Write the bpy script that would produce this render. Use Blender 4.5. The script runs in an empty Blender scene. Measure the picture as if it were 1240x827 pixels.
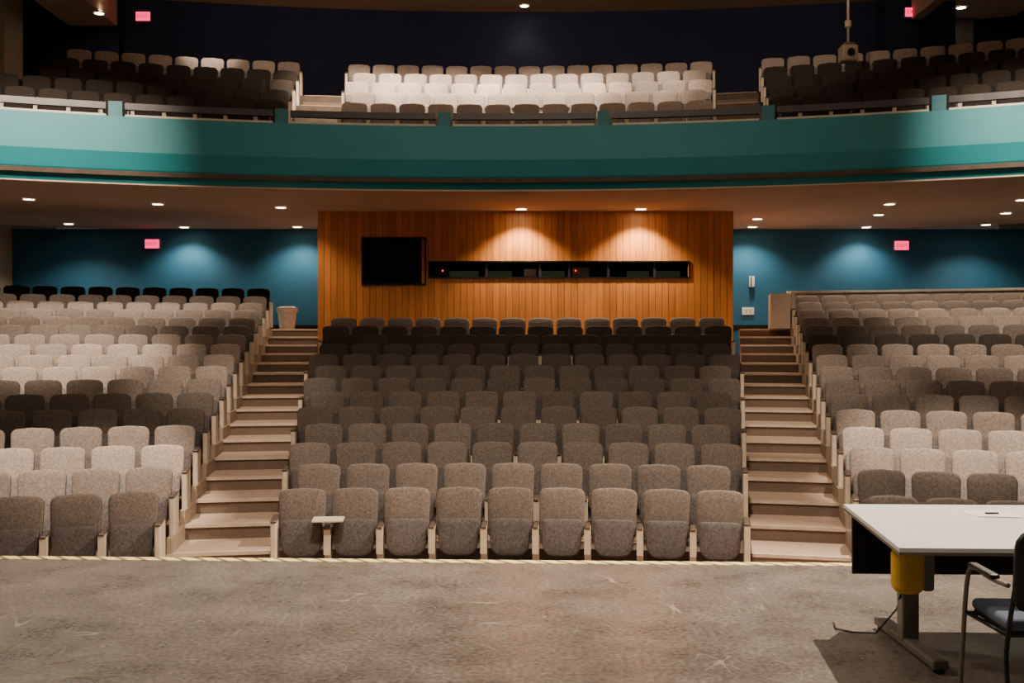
import bpy, bmesh, math, random
from math import sin, cos, pi, radians, asin, sqrt
from mathutils import Vector, Matrix
random.seed(4)
S=bpy.context.scene
F=1300.0; H=1.8; Y0=413.0
CX,CY,TILT=-0.5,-3.6,radians(1.84)
def P(R,phi,z):
    a=phi+TILT
    return (CX+R*sin(a),CY+R*cos(a),z)
XL,XR=-11.87,12.7
def phiL(R,x=XL+0.02): return asin(max(-0.999,(x-CX)/R))-TILT
def phiR(R,x=XR-0.02): return asin(min(0.999,(x-CX)/R))-TILT

# ---------------- materials
def lin(c): return tuple((v/12.92 if v<=0.04045 else ((v+0.055)/1.055)**2.4) for v in c)
def mat(name,rgb,rough=0.6,var=0.12,scale=8,metal=0,bump=0.0,emit=None,es=1,spec=0.5,bscale=60,stretch=(1,1,1)):
    m=bpy.data.materials.new(name); m.use_nodes=True
    n=m.node_tree.nodes; l=m.node_tree.links; b=n['Principled BSDF']
    c=lin([v/255 for v in rgb])
    tc=n.new('ShaderNodeTexCoord'); mp=n.new('ShaderNodeMapping'); mp.inputs['Scale'].default_value=stretch
    l.new(tc.outputs['Object'],mp.inputs[0])
    nz=n.new('ShaderNodeTexNoise'); nz.inputs['Scale'].default_value=scale; nz.inputs['Detail'].default_value=4
    l.new(mp.outputs[0],nz.inputs['Vector'])
    r=n.new('ShaderNodeValToRGB'); r.color_ramp.elements[0].position=0.3; r.color_ramp.elements[1].position=0.7
    r.color_ramp.elements[0].color=tuple(v*(1-var) for v in c)+(1,)
    r.color_ramp.elements[1].color=tuple(min(1,v*(1+var)) for v in c)+(1,)
    l.new(nz.outputs[0],r.inputs[0]); l.new(r.outputs[0],b.inputs['Base Color'])
    b.inputs['Roughness'].default_value=rough; b.inputs['Metallic'].default_value=metal
    b.inputs['Specular IOR Level'].default_value=spec
    if bump:
        n2=n.new('ShaderNodeTexNoise'); n2.inputs['Scale'].default_value=bscale; l.new(mp.outputs[0],n2.inputs['Vector'])
        bp=n.new('ShaderNodeBump'); bp.inputs['Strength'].default_value=bump; bp.inputs['Distance'].default_value=0.01
        l.new(n2.outputs[0],bp.inputs['Height']); l.new(bp.outputs[0],b.inputs['Normal'])
    if emit:
        b.inputs['Emission Color'].default_value=lin([v/255 for v in emit])+(1,); b.inputs['Emission Strength'].default_value=es
    return m
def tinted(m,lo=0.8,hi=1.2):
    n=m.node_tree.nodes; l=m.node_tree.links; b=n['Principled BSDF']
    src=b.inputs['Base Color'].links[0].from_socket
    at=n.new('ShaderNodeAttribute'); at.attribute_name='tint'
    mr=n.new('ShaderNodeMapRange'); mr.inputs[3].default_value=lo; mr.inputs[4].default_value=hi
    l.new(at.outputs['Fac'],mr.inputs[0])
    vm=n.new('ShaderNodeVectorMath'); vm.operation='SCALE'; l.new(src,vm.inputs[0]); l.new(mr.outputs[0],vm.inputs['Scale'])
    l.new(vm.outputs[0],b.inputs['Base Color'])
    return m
M={}
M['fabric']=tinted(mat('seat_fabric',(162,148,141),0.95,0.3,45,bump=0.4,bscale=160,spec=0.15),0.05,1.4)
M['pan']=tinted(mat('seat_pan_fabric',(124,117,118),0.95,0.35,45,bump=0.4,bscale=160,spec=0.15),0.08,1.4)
M['shell']=mat('seat_shell',(40,35,33),0.5)
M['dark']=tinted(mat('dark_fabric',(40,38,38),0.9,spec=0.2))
M['standard']=mat('seat_standard_paint',(212,196,178),0.5)
M['arm']=mat('armrest_brown',(86,72,64),0.4)
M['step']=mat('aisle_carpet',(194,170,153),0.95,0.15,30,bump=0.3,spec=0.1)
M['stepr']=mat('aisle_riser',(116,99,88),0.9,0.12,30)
M['nose']=mat('step_nosing',(208,188,170),0.6)
M['riser']=mat('row_floor',(90,78,70),0.9,0.2,5)
M['kerb']=mat('kerb_paint',(165,148,130),0.7)
M['teal']=mat('balcony_teal_paint',(36,142,156),0.5,0.06,1.2)
M['tealdk']=mat('post_teal_paint',(40,120,138),0.5)
M['soffit']=mat('soffit_plaster',(216,186,164),0.85,0.05,1)
M['ceil']=mat('ceiling_plaster',(215,176,140),0.85,0.06,1)
M['blue']=mat('blue_wall_paint',(36,104,142),0.7,0.06,2)
M['navy']=mat('navy_wall_paint',(20,26,60),0.8,0.1,2)
M['beige']=mat('beige_wall',(196,182,166),0.8,0.06,2)
M['black']=mat('black_metal',(16,16,18),0.4)
M['glass']=mat('booth_glass',(10,10,12),0.08,0)
M['rail']=mat('dark_rail',(44,38,48),0.35)
M['white']=mat('white_laminate',(242,245,248),0.35,0.03,2)
M['yellow']=mat('yellow_plastic',(235,190,40),0.5)
M['grey']=mat('grey_metal',(120,114,108),0.4,metal=0.2)
M['seatblue']=mat('blue_fabric',(84,98,122),0.9)
M['paper']=mat('paper',(250,250,250),0.8,0.01)
M['green']=mat('green_equipment',(80,96,76),0.6,emit=(110,130,95),es=0.06)
M['bin']=mat('bin_liner',(228,216,210),0.6,0.15,10)
M['bulb']=mat('lamp_glow',(255,230,190),0.5,0,emit=(255,232,195),es=30)
M['red']=mat('exit_red',(230,20,90),0.5,0,emit=(255,20,100),es=2.6)
M['redled']=mat('red_led',(230,20,30),0.5,0,emit=(255,20,30),es=3)
M['trim']=mat('white_trim',(215,205,192),0.5)
M['wood']=tinted(mat('wood_board',(210,130,60),0.45,0.15,3,stretch=(9,9,0.6),bump=0.15,bscale=20),0.85,1.18)

def stage_mat():
    m=bpy.data.materials.new('stage_floor_paint'); m.use_nodes=True
    n=m.node_tree.nodes; l=m.node_tree.links; b=n['Principled BSDF']
    tc=n.new('ShaderNodeTexCoord')
    nz=n.new('ShaderNodeTexNoise'); nz.inputs['Scale'].default_value=1.6; nz.inputs['Detail'].default_value=9; nz.inputs['Roughness'].default_value=0.7
    l.new(tc.outputs['Object'],nz.inputs['Vector'])
    r=n.new('ShaderNodeValToRGB'); e=r.color_ramp.elements
    e[0].position=0.3; e[0].color=lin((0.355,0.33,0.32))+(1,); e[1].position=0.72; e[1].color=lin((0.55,0.515,0.495))+(1,)
    l.new(nz.outputs[0],r.inputs[0]); cur=r.outputs[0]
    sp=n.new('ShaderNodeTexNoise'); sp.inputs['Scale'].default_value=32; sp.inputs['Detail'].default_value=6; l.new(tc.outputs['Object'],sp.inputs['Vector'])
    mr=n.new('ShaderNodeMapRange'); mr.inputs[1].default_value=0.3; mr.inputs[2].default_value=0.7; mr.inputs[3].default_value=0.55; mr.inputs[4].default_value=1.45
    l.new(sp.outputs[0],mr.inputs[0])
    vm=n.new('ShaderNodeVectorMath'); vm.operation='SCALE'; l.new(cur,vm.inputs[0]); l.new(mr.outputs[0],vm.inputs['Scale']); cur=vm.outputs[0]
    for k,(sc,rot,st,w,ms) in enumerate([(2.6,0.5,(1,0.22,1),0.0014,2.0),(2.2,-0.8,(0.2,1.2,1),0.0013,3.0),(3.2,1.3,(1,0.2,1),0.0014,2.6),(1.9,2.2,(0.2,1,1),0.001,1.9),(3.0,0.1,(0.25,1,1),0.0013,2.4)]):
        mp=n.new('ShaderNodeMapping'); mp.inputs['Rotation'].default_value=(0,0,rot); mp.inputs['Scale'].default_value=st; mp.inputs['Location'].default_value=(k*7.3,k*3.1,0)
        l.new(tc.outputs['Object'],mp.inputs[0])
        a=n.new('ShaderNodeTexNoise'); a.inputs['Scale'].default_value=sc; a.inputs['Detail'].default_value=0; l.new(mp.outputs[0],a.inputs['Vector'])
        s=n.new('ShaderNodeMath'); s.operation='SUBTRACT'; s.inputs[1].default_value=0.5; l.new(a.outputs[0],s.inputs[0])
        ab=n.new('ShaderNodeMath'); ab.operation='ABSOLUTE'; l.new(s.outputs[0],ab.inputs[0])
        lt=n.new('ShaderNodeMath'); lt.operation='LESS_THAN'; lt.inputs[1].default_value=w; l.new(ab.outputs[0],lt.inputs[0])
        mk=n.new('ShaderNodeTexNoise'); mk.inputs['Scale'].default_value=ms; mk.inputs['Detail'].default_value=3; mk.noise_dimensions='4D'; mk.inputs['W'].default_value=k*3.7; l.new(tc.outputs['Object'],mk.inputs['Vector'])
        g=n.new('ShaderNodeMath'); g.operation='GREATER_THAN'; g.inputs[1].default_value=0.56; l.new(mk.outputs[0],g.inputs[0])
        mu=n.new('ShaderNodeMath'); mu.operation='MULTIPLY'; l.new(lt.outputs[0],mu.inputs[0]); l.new(g.outputs[0],mu.inputs[1])
        m2=n.new('ShaderNodeMath'); m2.operation='MULTIPLY'; m2.inputs[1].default_value=0.33; l.new(mu.outputs[0],m2.inputs[0])
        mx=n.new('ShaderNodeMix'); mx.data_type='RGBA'; l.new(m2.outputs[0],mx.inputs[0]); l.new(cur,mx.inputs[6]); mx.inputs[7].default_value=lin((0.85,0.81,0.76))+(1,)
        cur=mx.outputs[2]
    l.new(cur,b.inputs['Base Color'])
    r2=n.new('ShaderNodeMapRange'); r2.inputs[3].default_value=0.2; r2.inputs[4].default_value=0.38; l.new(nz.outputs[0],r2.inputs[0]); l.new(r2.outputs[0],b.inputs['Roughness'])
    return m
M['stage']=stage_mat()
def tape_mat():
    m=bpy.data.materials.new('hazard_tape'); m.use_nodes=True
    n=m.node_tree.nodes; l=m.node_tree.links; b=n['Principled BSDF']
    tc=n.new('ShaderNodeTexCoord'); sx=n.new('ShaderNodeSeparateXYZ'); l.new(tc.outputs['Object'],sx.inputs[0])
    a=n.new('ShaderNodeMath'); a.operation='ADD'; l.new(sx.outputs[0],a.inputs[0]); l.new(sx.outputs[1],a.inputs[1])
    f=n.new('ShaderNodeMath'); f.operation='MULTIPLY'; f.inputs[1].default_value=6; l.new(a.outputs[0],f.inputs[0])
    fr=n.new('ShaderNodeMath'); fr.operation='FRACT'; l.new(f.outputs[0],fr.inputs[0])
    g=n.new('ShaderNodeMath'); g.operation='GREATER_THAN'; g.inputs[1].default_value=0.3; l.new(fr.outputs[0],g.inputs[0])
    mx=n.new('ShaderNodeMix'); mx.data_type='RGBA'; l.new(g.outputs[0],mx.inputs[0]); mx.inputs[6].default_value=lin((0.58,0.52,0.38))+(1,); mx.inputs[7].default_value=lin((1,0.94,0.68))+(1,)
    l.new(mx.outputs[2],b.inputs['Base Color'])
    return m
M['tape']=tape_mat()

# ---------------- mesh builder
class MB:
    def __init__(s): s.v=[]; s.f=[]; s.m=[]; s.sm=[]; s.t=[]; s.mats=[]
    def mi(s,k):
        if k not in s.mats: s.mats.append(k)
        return s.mats.index(k)
    def add(s,vs,fs,k,smooth=False,tint=0.5):
        o=len(s.v); s.v+= [tuple(v) for v in vs]; i=s.mi(k)
        s.t+=[tint]*len(vs)
        for f in fs: s.f.append(tuple(o+q for q in f)); s.m.append(i); s.sm.append(smooth)
    def box(s,x0,x1,y0,y1,z0,z1,k,tint=0.5,xf=None):
        vs=[Vector((x,y,z)) for z in (z0,z1) for y in (y0,y1) for x in (x0,x1)]
        if xf is not None: vs=[xf@v for v in vs]
        s.add(vs,[(0,2,3,1),(4,5,7,6),(0,1,5,4),(2,6,7,3),(0,4,6,2),(1,3,7,5)],k,False,tint)
    def rbox(s,x0,x1,y0,y1,z0,z1,k,bev=0.01,xf=None,seg=2):
        bm=bmesh.new(); bmesh.ops.create_cube(bm,size=1)
        for v in bm.verts: v.co=Vector(((x0+x1)/2+v.co.x*(x1-x0),(y0+y1)/2+v.co.y*(y1-y0),(z0+z1)/2+v.co.z*(z1-z0)))
        bmesh.ops.bevel(bm,geom=bm.edges[:],offset=bev,segments=seg,affect='EDGES',profile=0.5)
        bm.verts.index_update()
        vs=[(xf@v.co if xf is not None else v.co.copy()) for v in bm.verts]; fs=[[v.index for v in f.verts] for f in bm.faces]
        bm.free(); s.add(vs,fs,k,False)
    def cyl(s,c,r0,r1,z0,z1,k,n=20,xf=None,caps=True):
        vs=[]
        for z,r in ((z0,r0),(z1,r1)):
            for i in range(n):
                a=2*pi*i/n; vs.append(Vector((c[0]+r*cos(a),c[1]+r*sin(a),z)))
        if xf is not None: vs=[xf@v for v in vs]
        s.add(vs,[(i,(i+1)%n,n+(i+1)%n,n+i) for i in range(n)],k,True)
        if caps: s.add(vs,[tuple(range(n))[::-1],tuple(range(n,2*n))],k,False)
    def tube(s,pts,r,k,n=8):
        pts=[Vector(p) for p in pts]; vs=[]
        for i,p in enumerate(pts):
            d=(pts[min(i+1,len(pts)-1)]-pts[max(i-1,0)]).normalized()
            u=d.cross(Vector((0.13,0.27,1))); u.normalize(); w=d.cross(u)
            for j in range(n):
                a=2*pi*j/n; vs.append(p+u*r*cos(a)+w*r*sin(a))
        fs=[]
        for i in range(len(pts)-1):
            for j in range(n):
                fs.append((i*n+j,i*n+(j+1)%n,(i+1)*n+(j+1)%n,(i+1)*n+j))
        fs.append(tuple(range(n))); fs.append(tuple(range((len(pts)-1)*n,len(pts)*n)))
        s.add(vs,fs,k,True)
    def ring(s,R0,R1,p0,p1,z0,z1,k,n=24,tint=0.5,kfront=None):
        vs=[]
        for i in range(n+1):
            t=i/n
            for R in (R0,R1):
                ph=p0(R)*(1-t)+p1(R)*t
                for z in (z0,z1): vs.append(P(R,ph,z))
        fs=[]; ff=[]
        for i in range(n):
            a=4*i; b=a+4
            fs+=[(a+1,b+1,b+3,a+3),(a,a+2,b+2,b),(a+2,a+3,b+3,b+2)]; ff.append((a,b,b+1,a+1))
        fs+=[(0,1,3,2),(4*n,4*n+2,4*n+3,4*n+1)]
        if kfront:
            s.add(vs,fs,k,False,tint); s.add(vs,ff,kfront,False,tint)
        else: s.add(vs,fs+ff,k,False,tint)
    def merge(s,o,xf,tint=0.5):
        off=len(s.v); s.v+=[tuple(xf@Vector(v)) for v in o.v]; s.t+=[tint]*len(o.v)
        mp=[s.mi(k) for k in o.mats]
        for f,m,sm in zip(o.f,o.m,o.sm): s.f.append(tuple(off+q for q in f)); s.m.append(mp[m]); s.sm.append(sm)
    def obj(s,name,parent=None,remap=None):
        me=bpy.data.meshes.new(name); me.from_pydata(s.v,[],s.f)
        for k in s.mats: me.materials.append(M[(remap or {}).get(k,k)])
        me.polygons.foreach_set('material_index',s.m); me.polygons.foreach_set('use_smooth',s.sm)
        at=me.attributes.new('tint','FLOAT','POINT'); at.data.foreach_set('value',s.t)
        bm=bmesh.new(); bm.from_mesh(me); bmesh.ops.recalc_face_normals(bm,faces=bm.faces[:]); bm.to_mesh(me); bm.free()
        me.update(); o=bpy.data.objects.new(name,me); S.collection.objects.link(o)
        if parent: o.parent=parent
        return o
def empty(name,loc=(0,0,0)):
    o=bpy.data.objects.new(name,None); o.location=loc; o.empty_display_size=0.2; S.collection.objects.link(o); return o

# ---------------- theatre seat template (faces -Y, origin on floor)
def outline(w,h,rt,rb,taper=0.0,crown=0.012):
    pts=[]
    def arc(cx,cz,r,a0,a1,n=4):
        for i in range(n+1):
            a=a0+(a1-a0)*i/n; pts.append([cx+r*cos(a),cz+r*sin(a)])
    arc(w/2-rt,h-rt,rt,0,pi/2); 
    pts.append([0,h+crown])
    arc(-w/2+rt,h-rt,rt,pi/2,pi)
    arc(-w/2+rb,rb,rb,pi,1.5*pi,3); arc(w/2-rb,rb,rb,1.5*pi,2*pi,3)
    for p in pts: p[0]*=1-taper*(1-p[1]/h)
    return pts
def pad(mb,ol,h,t,xf,kf,kr):
    n=len(ol); cz=h/2
    L=[(0.93,t*0.5),(1.0,t*0.3),(1.0,-t*0.22),(0.965,-t*0.42),(0.90,-t*0.5),(0.6,-t*0.62)]
    vs=[xf@Vector((x*s,y,cz+(z-cz)*s)) for s,y in L for x,z in ol]
    def q(a,b): return [(a*n+i,a*n+(i+1)%n,b*n+(i+1)%n,b*n+i) for i in range(n)]
    o=len(mb.v)
    mb.add(vs,q(0,1)+q(1,2)+[tuple(range(n))],kr,True)
    i=mb.mi(kf)
    for f in q(2,3)+q(3,4)+q(4,5)+[tuple(range(5*n,6*n))]:
        mb.f.append(tuple(o+a for a in f)); mb.m.append(i); mb.sm.append(True)
seat=MB()
xb=Matrix.Translation((0,-0.02,0.34))@Matrix.Rotation(radians(-11),4,'X')
pad(seat,outline(0.50,0.525,0.085,0.05,0.08),0.525,0.075,xb,'fabric','shell')
xp=Matrix.Translation((0,-0.17,0.18))@Matrix.Rotation(radians(-14),4,'X')
pad(seat,outline(0.435,0.385,0.05,0.12,0.08,0.0),0.385,0.085,xp,'pan','shell')
seat.box(-0.2,0.2,-0.1,-0.05,0.27,0.34,'shell')
def standard(mb,x,k='standard',w=0.066,top=0.50):
    mb.box(x-w/2,x+w/2,-0.15,0.06,0.0,top-0.04,k)
    mb.box(x-w/2-0.004,x+w/2+0.004,-0.22,0.1,0.0,0.035,k)
    mb.box(x-w/2,x+w/2,-0.27,0.05,0.22,top-0.02,k)
    mb.rbox(x-0.03,x+0.03,-0.29,0.06,top-0.02,top+0.01,'arm',0.01,seg=1)
SP=0.548
std=MB(); standard(std,0)
endp=MB(); endp.rbox(-0.03,0.03,-0.30,0.16,0.0,0.56,'standard',0.012,seg=1); endp.rbox(-0.035,0.035,-0.31,0.10,0.56,0.59,'arm',0.012,seg=1)
tab=MB(); tab.rbox(-0.20,0.12,-0.40,-0.12,0.0,0.02,'standard',0.008)

def xfm(R,phi,z):
    a=phi+TILT
    return Matrix.Translation(P(R,phi,z))@Matrix.Rotation(-a,4,'Z')
def seatrow(name,parent,R,z,phis,endA,endB,remap=None,tint=0.6):
    mb=MB()
    d=SP/2/R
    for ph in phis:
        t=max(0,min(1,tint*(1+random.uniform(-.16,.16))))
        mb.merge(seat,xfm(R+random.uniform(-.008,.008),ph,z)@Matrix.Rotation(random.uniform(-.02,.02),4,'X'),t)
    edges=[phis[0]-d]+[p+d for p in phis]
    for i,e in enumerate(edges):
        aisle=(i==0 and endA) or (i==len(edges)-1 and endB)
        mb.merge(endp if aisle else std,xfm(R,e,z))
    return mb,mb.obj(name,parent,remap)

HB=0.166; AW=1.08
def rowR(i): return 15+0.8*i
def rowZ(i): return -0.62+0.168*i
TC=[.33,.36,.35,.30,.24,.22,.20,.19,.15,.10,.07,.09,.34]  # center rows: charcoal cloth plus shade of the dim rows put into tint
TL=[.30,.5,.95,.6,.26,.24,.6,.85,.92,.92,.55,.30,.42,.5,.55,.5,.5]  # left rows: pools of light and dim bands put into fabric tint
TR=[.18,.28,.9,.95,.55,.28,.35,.5,.6,.55,.08,.2,.42,.5,.55,.5,.5]  # right rows: lit and shaded bands likewise put into fabric tint
secC=empty('theater_seating_section')
secL=empty('theater_seating_section.001'); secR=empty('theater_seating_section.002')
for i in range(13):
    R=rowR(i); n=int(2*HB*R/SP+0.05); d=SP/R
    phis=[(-(n-1)/2+k)*d for k in range(n)]
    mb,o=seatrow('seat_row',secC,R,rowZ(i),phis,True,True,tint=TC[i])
    if i==0:
        tb=MB(); tb.merge(tab,xfm(R,phis[1]-0.4*d,rowZ(i)+0.575)); tb.obj('folding_tablet_arm',secC)
for i in range(17):
    R=rowR(i); d=SP/R
    for sgn,sec in ((-1,secL),(1,secR)):
        if sgn==1 and i==16: continue
        start=HB+AW/R+0.33/R
        lim=min(0.5,abs(phiL(R)) if sgn<0 else phiR(R))-0.35/R
        ph=[]
        p=start
        while p<lim: ph.append(p*sgn); p+=d
        if sgn<0: ph=ph[::-1]
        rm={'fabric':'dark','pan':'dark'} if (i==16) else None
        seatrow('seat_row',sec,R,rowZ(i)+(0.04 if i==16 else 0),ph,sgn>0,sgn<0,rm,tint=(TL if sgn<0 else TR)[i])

# ---------------- terraces & aisles
c0=lambda R:-HB-0.04/R*1; c1=lambda R:HB+0.04/R
lo=lambda R:-(HB+AW/R); ro=lambda R:HB+AW/R
mc=MB(); ml=MB(); ma=MB(); mk=MB()
LL=lambda R:max(-0.62,phiL(R)); RR=lambda R:min(0.62,phiR(R))
for i in range(0,17):
    R0=rowR(i)-0.5; R1=R0+0.8; z=rowZ(i)
    if i<13: mc.ring(R0,R1 if i<12 else R1+0.7,c0,c1,-0.9,z,'riser',16)
    if i==16: R1=29.0
    ml.ring(R0,R1,LL,lo,-0.9,z,'riser',20); ml.ring(R0,R1,ro,RR,-0.9,z,'riser',20)
    for a,b in ((lo,c0),(c1,ro)):
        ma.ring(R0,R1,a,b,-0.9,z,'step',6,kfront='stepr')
        if i>0: ma.ring(R0-0.03,R0+0.05,a,b,z-0.03,z+0.006,'nose',6)
    for e in (lambda R:lo(R)-0.02/R, lambda R:ro(R)+0.02/R):
        if i<16: mk.ring(R0-0.02,R1-0.02,lambda R:e(R)-0.03/R,lambda R:e(R)+0.03/R,z-0.1,z+0.17,'kerb',3)
ml.ring(8.9+3.6-0.2,14.5,lambda R:max(-0.75,phiL(R)),lambda R:min(0.75,phiR(R)),-0.9,-0.622,'step',30)
mc.obj('floor_seating_terrace'); ml.obj('floor_side_terrace'); ma.obj('aisle_stairs'); mk.obj('trim_aisle_kerb')

# ---------------- stage
st=MB()
ea=radians(2.3)
def eD(x): return 8.83-x*math.tan(ea)
vs=[(XL,-3,0),(XR,-3,0),(XR,eD(XR),0),(XL,eD(XL),0)]
vs+= [(x,y,-0.9) for x,y,z in vs]
st.add(vs,[(0,1,2,3),(4,7,6,5),(0,4,5,1),(1,5,6,2),(2,6,7,3),(3,7,4,0)],'stage')
st.obj('stage_floor')
tp=MB(); X=Matrix.Translation((0,8.83,0))@Matrix.Rotation(-ea,4,'Z')
tp.box(-9,9,-0.12,-0.005,0.0,0.004,'tape'); o=tp.obj('hazard_tape_strip'); o.matrix_world=X

# ---------------- walls / ceiling
def boxobj(name,x0,x1,y0,y1,z0,z1,k,parent=None):
    m=MB(); m.box(x0,x1,y0,y1,z0,z1,k); return m.obj(name,parent)
BW=25.5; CZ=4.47
boxobj('wall_back',XL,XR,BW,BW+0.2,1.5,CZ,'blue')
boxobj('wall_left',XL-0.2,XL,-3,28,-0.9,9.9,'beige')
boxobj('wall_right',XR,XR+0.2,-3,28,-0.9,9.9,'beige')
boxobj('baseboard_back',XL,XR,BW-0.02,BW-0.001,2.07,2.19,'black')
m=MB(); n=30; vs=[];
for i in range(n+1):
    x=XL+(XR-XL)*i/n; 
    y=-13+sqrt(39.4**2-(x-0.3)**2)
    vs+=[(x,y,5.0),(x,y,9.9),(x,y+0.2,9.9),(x,y+0.2,5.0)]
fs=[]
for i in range(n):
    a=4*i;b=a+4
    fs+=[(a,b,b+1,a+1),(a+1,b+1,b+2,a+2),(a+2,b+2,b+3,a+3),(a+3,b+3,b,a)]
fs+=[(0,1,2,3),(4*n,4*n+1,4*n+2,4*n+3)]
m.add(vs,fs,'navy'); m.obj('wall_balcony_back')
boxobj('ceiling',XL-0.2,XR+0.2,-3,28,9.9,10.1,'ceil')

# ---------------- balcony
BR=22.4
bal=MB()
LB=lambda R:phiL(R); RB=lambda R:phiR(R)
prof=[(BR+0.0,5.57),(BR,4.98),(BR+0.10,4.70),(BR+0.30,4.47),(BR+0.30,4.60),(BR+0.12,5.45),(BR+0.12,5.57)]
n=48; vs=[]; fs=[]
for i in range(n+1):
    t=i/n
    for R,z in prof: vs.append(P(R,LB(R)*(1-t)+RB(R)*t,z))
k=len(prof)
for i in range(n):
    for j in range(k):
        a=i*k+j; b=i*k+(j+1)%k; fs.append((a,b,b+k,a+k))
bal.add(vs,fs,'teal',False)
fas=bal.obj('wall_balcony_fascia')
m=MB(); m.ring(BR+0.28,30.4,LB,RB,CZ,CZ+0.12,'soffit',48); m.obj('ceiling_under_balcony')
m=MB()
m.ring(BR+0.12,23.7,LB,RB,4.6,5.3,'riser',40)
bR=lambda i:24.2+0.92*i; bZ=lambda i:5.5+0.42*i
for i in range(5):
    R0=bR(i)-0.5; R1=R0+0.92 if i<4 else 30.2
    m.ring(R0,R1,LB,RB,4.6,bZ(i),'riser',40)
m.obj('floor_balcony_terrace')
BH=0.148; BA=0.93
m=MB()
for i in range(5):
    R0=bR(i)-0.5
    for s in (-1,1):
        p0=lambda R:s*(BH+0.04/R); p1=lambda R:s*(BH+(BA-0.04)/R)
        zz=(bZ(i-1) if i else 5.3)
        m.ring(R0-0.32,R0-0.001,p0,p1,zz,(zz+bZ(i))/2,'step',4,kfront='stepr')
        m.ring(R0,R0+0.6,p0,p1,bZ(i),bZ(i)+0.012,'step',4)
m.obj('balcony_aisle_stairs')
bC=empty('balcony_seating_section'); bL=empty('balcony_seating_section.001'); bRt=empty('balcony_seating_section.002')
for i in range(5):
    R=bR(i); nn=int(2*BH*R/SP+0.1); d=SP/R
    seatrow('seat_row',bC,R,bZ(i),[(-(nn-1)/2+k)*d for k in range(nn)],True,True,tint=.85)  # bright lighting of the center block also put into the cloth tint
    for sgn,sec in ((-1,bL),(1,bRt)):
        p=BH+BA/R+0.33/R; lim=(abs(phiL(R,-9.5)) if sgn<0 else phiR(R,10.7)); ph=[]
        while p<lim: ph.append(p*sgn); p+=d
        if sgn<0: ph=ph[::-1]
        seatrow('seat_row',sec,R,bZ(i),ph,sgn>0,sgn<0,tint=.85 if i==4 else .07)  # unlit side rows darkened by tint, lit back row tinted bright
def pxphi(px,R):
    s=(px-620)/F; lo_,hi_=-0.7,0.7
    for _ in range(50):
        mid=(lo_+hi_)/2; q=P(R,mid,0)
        if q[0]/q[1]<s: lo_=mid
        else: hi_=mid
    return mid
rl=empty('balcony_railing')
posts=[140,341,538,731,930,1137]
pp=[pxphi(p,BR+0.06) for p in posts]
m=MB(); 
for p in pp: m.box(-0.11,0.11,-0.06,0.05,5.571,5.82,'tealdk',xf=xfm(BR+0.06,p,0))
m.obj('posts',rl)
m=MB(); b=[LB(BR)]+pp+[RB(BR)]
for a,c in zip(b[:-1],b[1:]):
    g=0.15/BR
    m.ring(BR+0.01,BR+0.12,lambda R:a+g,lambda R:c-g,5.69,5.80,'rail',12)
    m.ring(BR+0.03,BR+0.10,lambda R:a+g,lambda R:c-g,5.571,5.61,'trim',12)
    for t in (0.02,0.5,0.98):
        q=(a+g)*(1-t)+(c-g)*t
        m.box(-0.015,0.015,-0.015,0.015,5.6,5.72,'rail',xf=xfm(BR+0.065,q,0))
m.obj('rails',rl)
boxobj('wall_column_left',XL,-10.98,23.2,24.1,5.3,9.9,'beige')
boxobj('wall_partition_left',-10.05,-9.15,25.0,26.3,5.5,9.9,'navy')
boxobj('ceiling_soffit_left',-10.3,-9.2,22.4,25.0,9.15,9.9,'soffit')
boxobj('ceiling_soffit_right',9.3,11.6,22.6,25.0,9.3,9.9,'soffit')
boxobj('wall_partition_right',9.55,9.75,23.6,25.9,5.5,9.9,'navy')
wn=empty('window_1')
m=MB(); m.box(9.9,10.7,24.9,24.95,8.7,9.28,'grey'); m.obj('pane',wn)
m=MB()
for a in ((9.84,10.76,8.64,8.7),(9.84,10.76,9.28,9.34),(9.84,9.9,8.64,9.34),(10.7,10.76,8.64,9.34)): m.box(a[0],a[1],24.88,24.97,a[2],a[3],'rail')
m.obj('frame',wn)
boxobj('wall_window_right',9.75,11.9,24.97,25.3,5.5,9.3,'navy')

# ---------------- control booth with wood boards
bx0,bx1,bD=-3.98,4.54,22.0
booth=empty('control_booth')
m=MB(); nb=64; w=(bx1-bx0)/nb
holes=[(-3.05,-1.79,2.985,3.90),(-1.69,3.62,3.12,3.425)]
for k in range(nb):
    a=bx0+k*w; c=a+w-0.007; mid=(a+c)/2; zs=[(1.3,CZ)]
    for h in holes:
        if h[0]<mid<h[1]: zs=[(1.3,h[2]),(h[3],CZ)]
    t=random.random(); dy=random.uniform(0,0.004)
    for z0,z1 in zs: m.box(a,c,bD+dy,bD+0.03,z0,z1,'wood',t)
m.obj('boards',booth)
m=MB()
xs=[bx0,-3.05,-1.79,-1.69,3.62,bx1]
m.box(xs[0],xs[1],bD+.03,bD+.12,1.3,CZ,'shell'); m.box(xs[1],xs[2],bD+.03,bD+.12,1.3,2.985,'shell'); m.box(xs[1],xs[2],bD+.03,bD+.12,3.9,CZ,'shell')
m.box(xs[2],xs[3],bD+.03,bD+.12,1.3,CZ,'shell'); m.box(xs[3],xs[4],bD+.03,bD+.12,1.3,3.12,'shell'); m.box(xs[3],xs[4],bD+.03,bD+.12,3.425,CZ,'shell'); m.box(xs[4],xs[5],bD+.03,bD+.12,1.3,CZ,'shell')
m.box(bx0,bx1,bD+1.2,bD+1.3,1.3,CZ,'black')
m.obj('core',booth)
m=MB()
m.box(bx0,bx0+0.05,bD+.03,BW,1.3,CZ,'wood'); m.box(bx1-0.05,bx1,bD+.03,BW,1.3,CZ,'wood'); m.obj('side_panels',booth)
m=MB()
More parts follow.
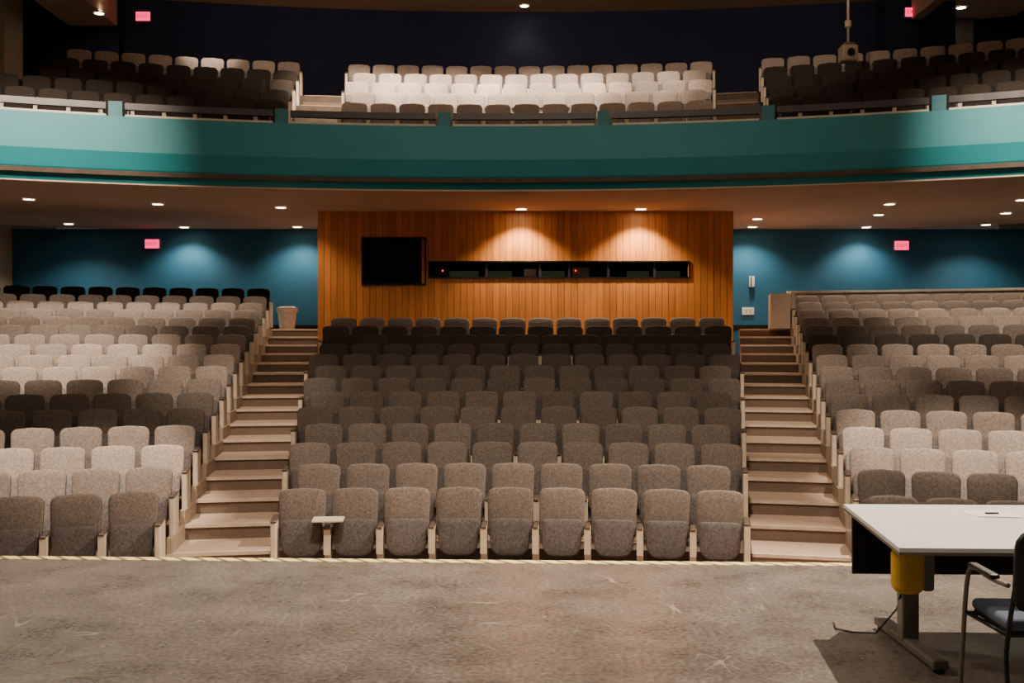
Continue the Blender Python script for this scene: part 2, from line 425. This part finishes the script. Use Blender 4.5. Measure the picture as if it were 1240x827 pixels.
for h,fw in zip(holes,(0.035,0.025)):
    m.box(h[0]-fw,h[1]+fw,bD-0.03,bD+.1,h[2]-fw,h[2],'black'); m.box(h[0]-fw,h[1]+fw,bD-0.03,bD+.1,h[3],h[3]+fw,'black')
    m.box(h[0]-fw,h[0],bD-0.03,bD+.1,h[2],h[3],'black'); m.box(h[1],h[1]+fw,bD-0.03,bD+.1,h[2],h[3],'black')
for x in (-0.55,0.55,1.15,1.95,2.9): m.box(x,x+0.05,bD+.03,bD+.09,3.12,3.425,'rail')
m.obj('window_frames',booth)
m=MB(); m.box(-3.05,-1.79,bD+0.06,bD+0.07,2.985,3.9,'glass'); m.obj('window_glass',booth)
m=MB()
for a,c in ((-0.5,0.0),(0.62,1.1),(2.4,2.85),(3.0,3.5),(-1.3,-0.7)): m.box(a,c,bD+.35,bD+.5,3.0,3.27,'green')
for x in (-1.45,1.3): m.box(x,x+0.03,bD+.2,bD+.22,3.25,3.28,'redled')
m.box(0.25,0.5,bD+.2,bD+.3,3.15,3.3,'beige'); m.box(1.25,1.6,bD+.25,bD+.3,3.1,3.33,'grey')
m.obj('booth_equipment',booth)

# ---------------- lamps
WARM=(1.0,0.81,0.60)
def spot(name,loc,target,W,ang,blend=0.6,rad=0.05,col=WARM,parent=None):
    L=bpy.data.lights.new(name,'SPOT'); L.energy=W; L.spot_size=radians(ang); L.spot_blend=blend; L.shadow_soft_size=rad; L.color=col
    o=bpy.data.objects.new(name,L); S.collection.objects.link(o)
    d=Vector(target)-Vector(loc); q=d.to_track_quat('-Z','Y'); 
    if parent:
        o.parent=parent; o.location=Vector(loc)-parent.location
    else: o.location=loc
    o.rotation_euler=q.to_euler(); return o
def dl(X,D,zc,W,ang,target=None,r=0.075):
    e=empty('recessed_downlight',(X,D,zc))
    m=MB(); 
    m.cyl((0,0),r,r,-0.016,-0.006,'bulb'); 
    nn=24; vs=[]
    for rr,z in ((r,-0.002),(r,-0.02),(r+0.03,-0.02),(r+0.035,-0.002)):
        vs+=[(rr*cos(2*pi*i/nn),rr*sin(2*pi*i/nn),z) for i in range(nn)]
    m.add(vs,[(j*nn+i,j*nn+(i+1)%nn,(j+1)*nn+(i+1)%nn,(j+1)*nn+i) for j in range(3) for i in range(nn)],'trim',True)
    m.obj('lamp_trim',e)
    spot('bulb_light',(X,D,zc-0.06),target or (X,D,0),W,ang,0.7,0.06,parent=e)
def downlight(px,py,zc,W,ang=110,D=None,r=0.1):
    D=D or (zc-H)*F/(Y0-py); dl((px-620)*D/F,D,zc,W,ang,r=r)
for px,py,W in [(35,240,140),(191,246,140),(340,250,120),(1077,246,140),(1237,241,140),(1064,259,70),(1218,257,70)]:
    downlight(px,py,CZ,W,130)
for px,py in [(83,270),(223,274),(360,277),(911,278),(1049,274),(1194,271),(917,264)]:
    downlight(px,py,CZ,150,130,D=None if py<276 else 24.9)
downlight(631,253,CZ,360,118,D=21.56,r=0.11); downlight(776,252,CZ,360,118,D=21.56,r=0.11)
downlight(120,15,9.15,60); downlight(1164,8,9.3,100)
downlight(635,6,9.9,20)
for x,W in ((-3.3,2100),(-1.4,2400),(0.6,2200),(2.4,900)):
    dl(x,20.2,9.9,W,60,(x,22.8,6.4))
dl(-6.5,22.3,9.9,450,44,(-6.8,24.4,7.9)); dl(8,22.3,9.9,450,44,(8.2,24.4,7.9))

def fixture(loc,target,W,ang,blend=0.5,rad=0.1,col=WARM):
    e=empty('house_or_fill_spot',loc)
    d=(Vector(target)-Vector(loc)).normalized(); q=d.to_track_quat('-Z','Y').to_matrix().to_4x4()
    m=MB(); m.cyl((0,0),0.15,0.12,0.02,0.38,'black',xf=q); m.cyl((0,0),0.16,0.155,-0.02,0.03,'black',xf=q,caps=False)
    m.tube([(0.17,0,0),(0.17,0,0.3),(0,0,0.45),(-0.17,0,0.3),(-0.17,0,0)],0.012,'black')
    m.tube([(0,0,0.44),(0,0,9.9-loc[2])],0.02,'black'); m.obj('housing',e)
    l=spot('beam',tuple(Vector(loc)+d*0.06),target,W,ang,blend,rad,col,parent=e)
fixture((5.44,11.63,8.25),(0.3,5.6,0),7000,85,0.5,0.06)
fixture((-5.5,10,8.6),(-2.8,6.0,0),1500,75,0.7,0.3)  # added fill spot for the stage floor
fixture((-6.5,11,9.3),(-7.4,17.2,1.6),7500,27,0.8)
fixture((-4.5,8,9.3),(-5.0,12.5,0),6800,19,0.5)
fixture((5,8,9.3),(5.5,13.0,0),6800,21,0.5)
fixture((7,11,9.3),(7.8,17.4,1.6),4000,28,0.8)
fixture((0,3.5,9.3),(0,11.4,0),4000,56,0.9,0.3)  # added front fill, washes seats and standards from the stage side
fixture((-6,9,9.3),(-7.8,17.1,5.4),9000,32,1.0)
fixture((7,9,9.3),(8.8,16.9,5.4),9000,32,1.0)
fixture((0,8,9.3),(0.3,18.8,5.0),450,60,1.0)
fixture((-3,9,9.3),(-4.1,16.5,0.5),3200,20,0.9)
fixture((3.4,9,9.3),(4.5,16.5,0.5),3200,20,0.9)
fixture((-4,15,8.9),(-3.5,26,9.8),900,70,1.0)  # added unseen uplight to brighten the rear ceiling strip
fixture((4,15,8.9),(4.5,26,9.8),900,70,1.0)  # second added uplight for the rear ceiling
def area(name,loc,size,W,col=WARM):
    L=bpy.data.lights.new(name,'AREA'); L.shape='RECTANGLE'; L.size=size[0]; L.size_y=size[1]; L.energy=W; L.color=col
    o=bpy.data.objects.new(name,L); o.location=loc; S.collection.objects.link(o)
area('ambient_fill_area',(0,11,9.85),(14,5),150)  # added soft ambient fill over the hall, no panel modelled
area('ambient_fill_area.001',(0,3,9.85),(12,5),350)  # added soft fill over the stage, no panel modelled

# ---------------- exit signs
def exitsign(px,py,D):
    X=(px-620)*D/F; z=H+(Y0-py)*D/F
    e=empty('exit_sign',(X,D,z)); m=MB()
    m.rbox(-0.17,0.17,-0.05,0.03,-0.11,0.11,'trim',0.01); m.box(-0.165,0.165,-0.056,-0.05,-0.105,0.105,'red')
    m.obj('sign_box',e)
    c=bpy.data.curves.new('letters','FONT'); c.body='EXIT'; c.size=0.13; c.align_x='CENTER'; c.align_y='CENTER'; c.extrude=0.002
    c.materials.append(M['trim']); o=bpy.data.objects.new('letters',c); o.parent=e; o.location=(0,-0.06,0); o.rotation_euler=(pi/2,0,0); S.collection.objects.link(o)
exitsign(185,295,25.46); exitsign(1091,297,25.46); exitsign(174,20,25.1); exitsign(1104,15,25.0)

# ---------------- hall props
e=empty('waste_bin',(-5.13,24.5,2.07)); m=MB()
m.cyl((0,0),0.17,0.22,0,0.46,'bin'); m.cyl((0,0),0.24,0.245,0.40,0.5,'bin'); m.cyl((0,0),0.22,0.15,0.5,0.53,'beige'); m.obj('bin_body',e)
e=empty('wall_phone',(5.68,25.42,3.22)); m=MB(); m.rbox(-0.06,0.06,-0.03,0.07,-0.13,0.13,'white',0.015); m.rbox(-0.045,-0.01,-0.08,-0.03,-0.12,0.12,'grey',0.012); m.obj('handset',e)
e=empty('wall_switch_plate',(5.6,25.48,2.52)); m=MB(); m.rbox(-0.14,0.14,-0.02,0.02,-0.09,0.09,'white',0.008); m.box(-0.06,-0.02,-0.03,-0.02,-0.03,0.03,'beige'); m.box(0.03,0.07,-0.03,-0.02,-0.03,0.03,'beige'); m.obj('plate',e)
m=MB(); m.ring(27.55,27.75,lambda R:ro(R)+0.0/R,RR,2.07,2.84,'beige',20); m.ring(27.5,27.8,lambda R:ro(R)-0.03/R,RR,2.84,2.89,'trim',20)
m.ring(26.9,27.75,lambda R:ro(R),lambda R:ro(R)+0.1/R,2.0,2.84,'beige',2)
m.ring(26.6,27.8,lambda R:ro(R)-0.42/R,lambda R:ro(R)-0.02/R,2.07,2.8,'beige',2)
m.obj('low_parapet_wall')
D=20.0; X=(1027-620)*D/F
e=empty('hanging_projector',(X,D,7.15)); m=MB(); m.tube([(0,0,0.1),(0,0,2.75)],0.025,'beige'); m.cyl((0,0),0.06,0.06,0.5,0.62,'beige')
m.rbox(-0.15,0.15,-0.15,0.15,-0.15,0.15,'beige',0.03); m.cyl((0,0),0.06,0.07,0.15,0.19,'black',xf=Matrix.Rotation(pi/2,4,'X')); m.rbox(-0.10,0.10,-0.1,0.1,0.15,0.2,'grey',0.02)
m.obj('projector_body',e)
e=empty('monitor_on_stand',(-10.7,23.4,2.1)); m=MB(); m.rbox(-0.2,0.2,-0.02,0.02,0.6,0.9,'black',0.01); m.tube([(0,0.02,0.02),(0,0.02,0.7)],0.02,'black'); m.rbox(-0.12,0.12,-0.1,0.12,0,0.03,'black',0.01); m.obj('screen',e)

# ---------------- table
e=empty('training_table'); m=MB()
def slab(mb,c,z0,z1,k):
    vs=[(x,y,z) for z in (z0,z1) for x,y in c]; mb.add(vs,[(3,2,1,0),(4,5,6,7),(0,1,5,4),(1,2,6,5),(2,3,7,6),(3,0,4,7)],k)
co=[(1.97,5.46),(3.95,5.38),(4.05,6.86),(2.14,6.93)]
slab(m,co,0.728,0.75,'white')
slab(m,co,0.712,0.728,'grey'); m.obj('table_top',e)
m=MB(); slab(m,[(2.17,6.84),(3.95,6.78),(3.95,6.80),(2.17,6.86)],0.32,0.71,'black'); m.obj('modesty_panel',e)
m=MB()
for X in (2.32,3.72):
    m.rbox(X-0.05,X+0.05,6.24,6.34,0.05,0.70,'grey',0.012); m.rbox(X-0.045,X+0.045,5.80,6.76,0.02,0.075,'grey',0.015)
    m.rbox(X-0.04,X+0.04,5.7,6.7,0.66,0.712,'black',0.01)
    for y in (5.84,6.72): m.cyl((X,y),0.03,0.03,0.0,0.025,'black')
m.box(2.35,3.7,6.27,6.31,0.6,0.66,'black'); m.obj('legs',e)
m=MB(); m.rbox(2.17,2.35,6.06,6.20,0.36,0.64,'yellow',0.06,seg=5); m.rbox(2.33,2.40,6.08,6.24,0.38,0.62,'grey',0.02); m.obj('cable_reel',e)
m=MB(); m.tube([(2.25,6.2,0.36),(2.3,6.42,0.2),(2.22,6.55,0.02),(2.1,6.62,0.008),(2.02,6.7,0.008),(2.05,6.85,0.008)],0.005,'black'); m.obj('power_cable',e)
e=empty('paper_sheet',(2.92,6.55,0.751)); m=MB(); m.box(-0.15,0.12,-0.1,0.1,0,0.002,'paper',xf=Matrix.Rotation(0.2,4,'Z')); m.box(-0.1,0.15,-0.15,0.06,0.002,0.004,'paper',xf=Matrix.Rotation(-0.15,4,'Z')); m.rbox(-0.05,0.03,-0.05,-0.03,0.004,0.014,'black',0.003); m.obj('sheets',e)

# ---------------- chair (faces +Y local)
e=empty('office_chair',(2.57,5.26,0)); e.rotation_euler=(0,0,radians(-3))
def smooth(pts,n=6):
    pts=[Vector(p) for p in pts]; out=[]
    for i in range(len(pts)-1):
        p0=pts[max(i-1,0)];p1=pts[i];p2=pts[i+1];p3=pts[min(i+2,len(pts)-1)]
        for k in range(n):
            t=k/n; out.append(0.5*((2*p1)+(-p0+p2)*t+(2*p0-5*p1+4*p2-p3)*t*t+(-p0+3*p1-3*p2+p3)*t**3))
    out.append(pts[-1]); return out
m=MB(); m.rbox(-0.23,0.23,-0.22,0.24,0.43,0.49,'seatblue',0.028,seg=4); m.rbox(-0.22,0.22,-0.21,0.23,0.41,0.435,'black',0.01); m.obj('seat',e)
m=MB()
ol=outline(0.46,0.40,0.10,0.06,0.06); pad(m,ol,0.40,0.05,Matrix.Translation((0,-0.25,0.54))@Matrix.Rotation(radians(10),4,'X')@Matrix.Rotation(pi,4,'Z'),'black','black'); m.obj('backrest',e)
m=MB()
for s in (-1,1):
    m.tube(smooth([(s*0.27,0.27,0.0),(s*0.265,0.24,0.3),(s*0.26,0.20,0.58),(s*0.26,0.12,0.665),(s*0.26,-0.1,0.66),(s*0.24,-0.26,0.66)]),0.012,'grey')
    m.tube(smooth([(s*0.26,-0.34,0.0),(s*0.24,-0.24,0.3),(s*0.22,-0.22,0.45),(s*0.21,-0.27,0.66),(s*0.20,-0.32,0.84)]),0.012,'black')
    m.tube([(s*0.255,0.22,0.415),(s*0.22,-0.22,0.415)],0.012,'black')
    m.rbox(s*0.26-0.025,s*0.26+0.025,-0.16,0.14,0.665,0.69,'black',0.01)
m.tube([(-0.255,0.2,0.415),(0.255,0.2,0.415)],0.012,'black'); m.tube([(-0.22,-0.2,0.415),(0.22,-0.2,0.415)],0.012,'black')
m.obj('frame',e)

# ---------------- world, camera
w=bpy.data.worlds.new('World'); S.world=w; w.use_nodes=True
w.node_tree.nodes['Background'].inputs[0].default_value=(1.0,0.85,0.7,1); w.node_tree.nodes['Background'].inputs[1].default_value=0.04
cam=bpy.data.cameras.new('camera'); cam.sensor_width=36; cam.lens=F/1240*36; cam.clip_end=200
co=bpy.data.objects.new('camera',cam); co.location=(0,0,H); co.rotation_euler=(radians(90),0,0); S.collection.objects.link(co); S.camera=co
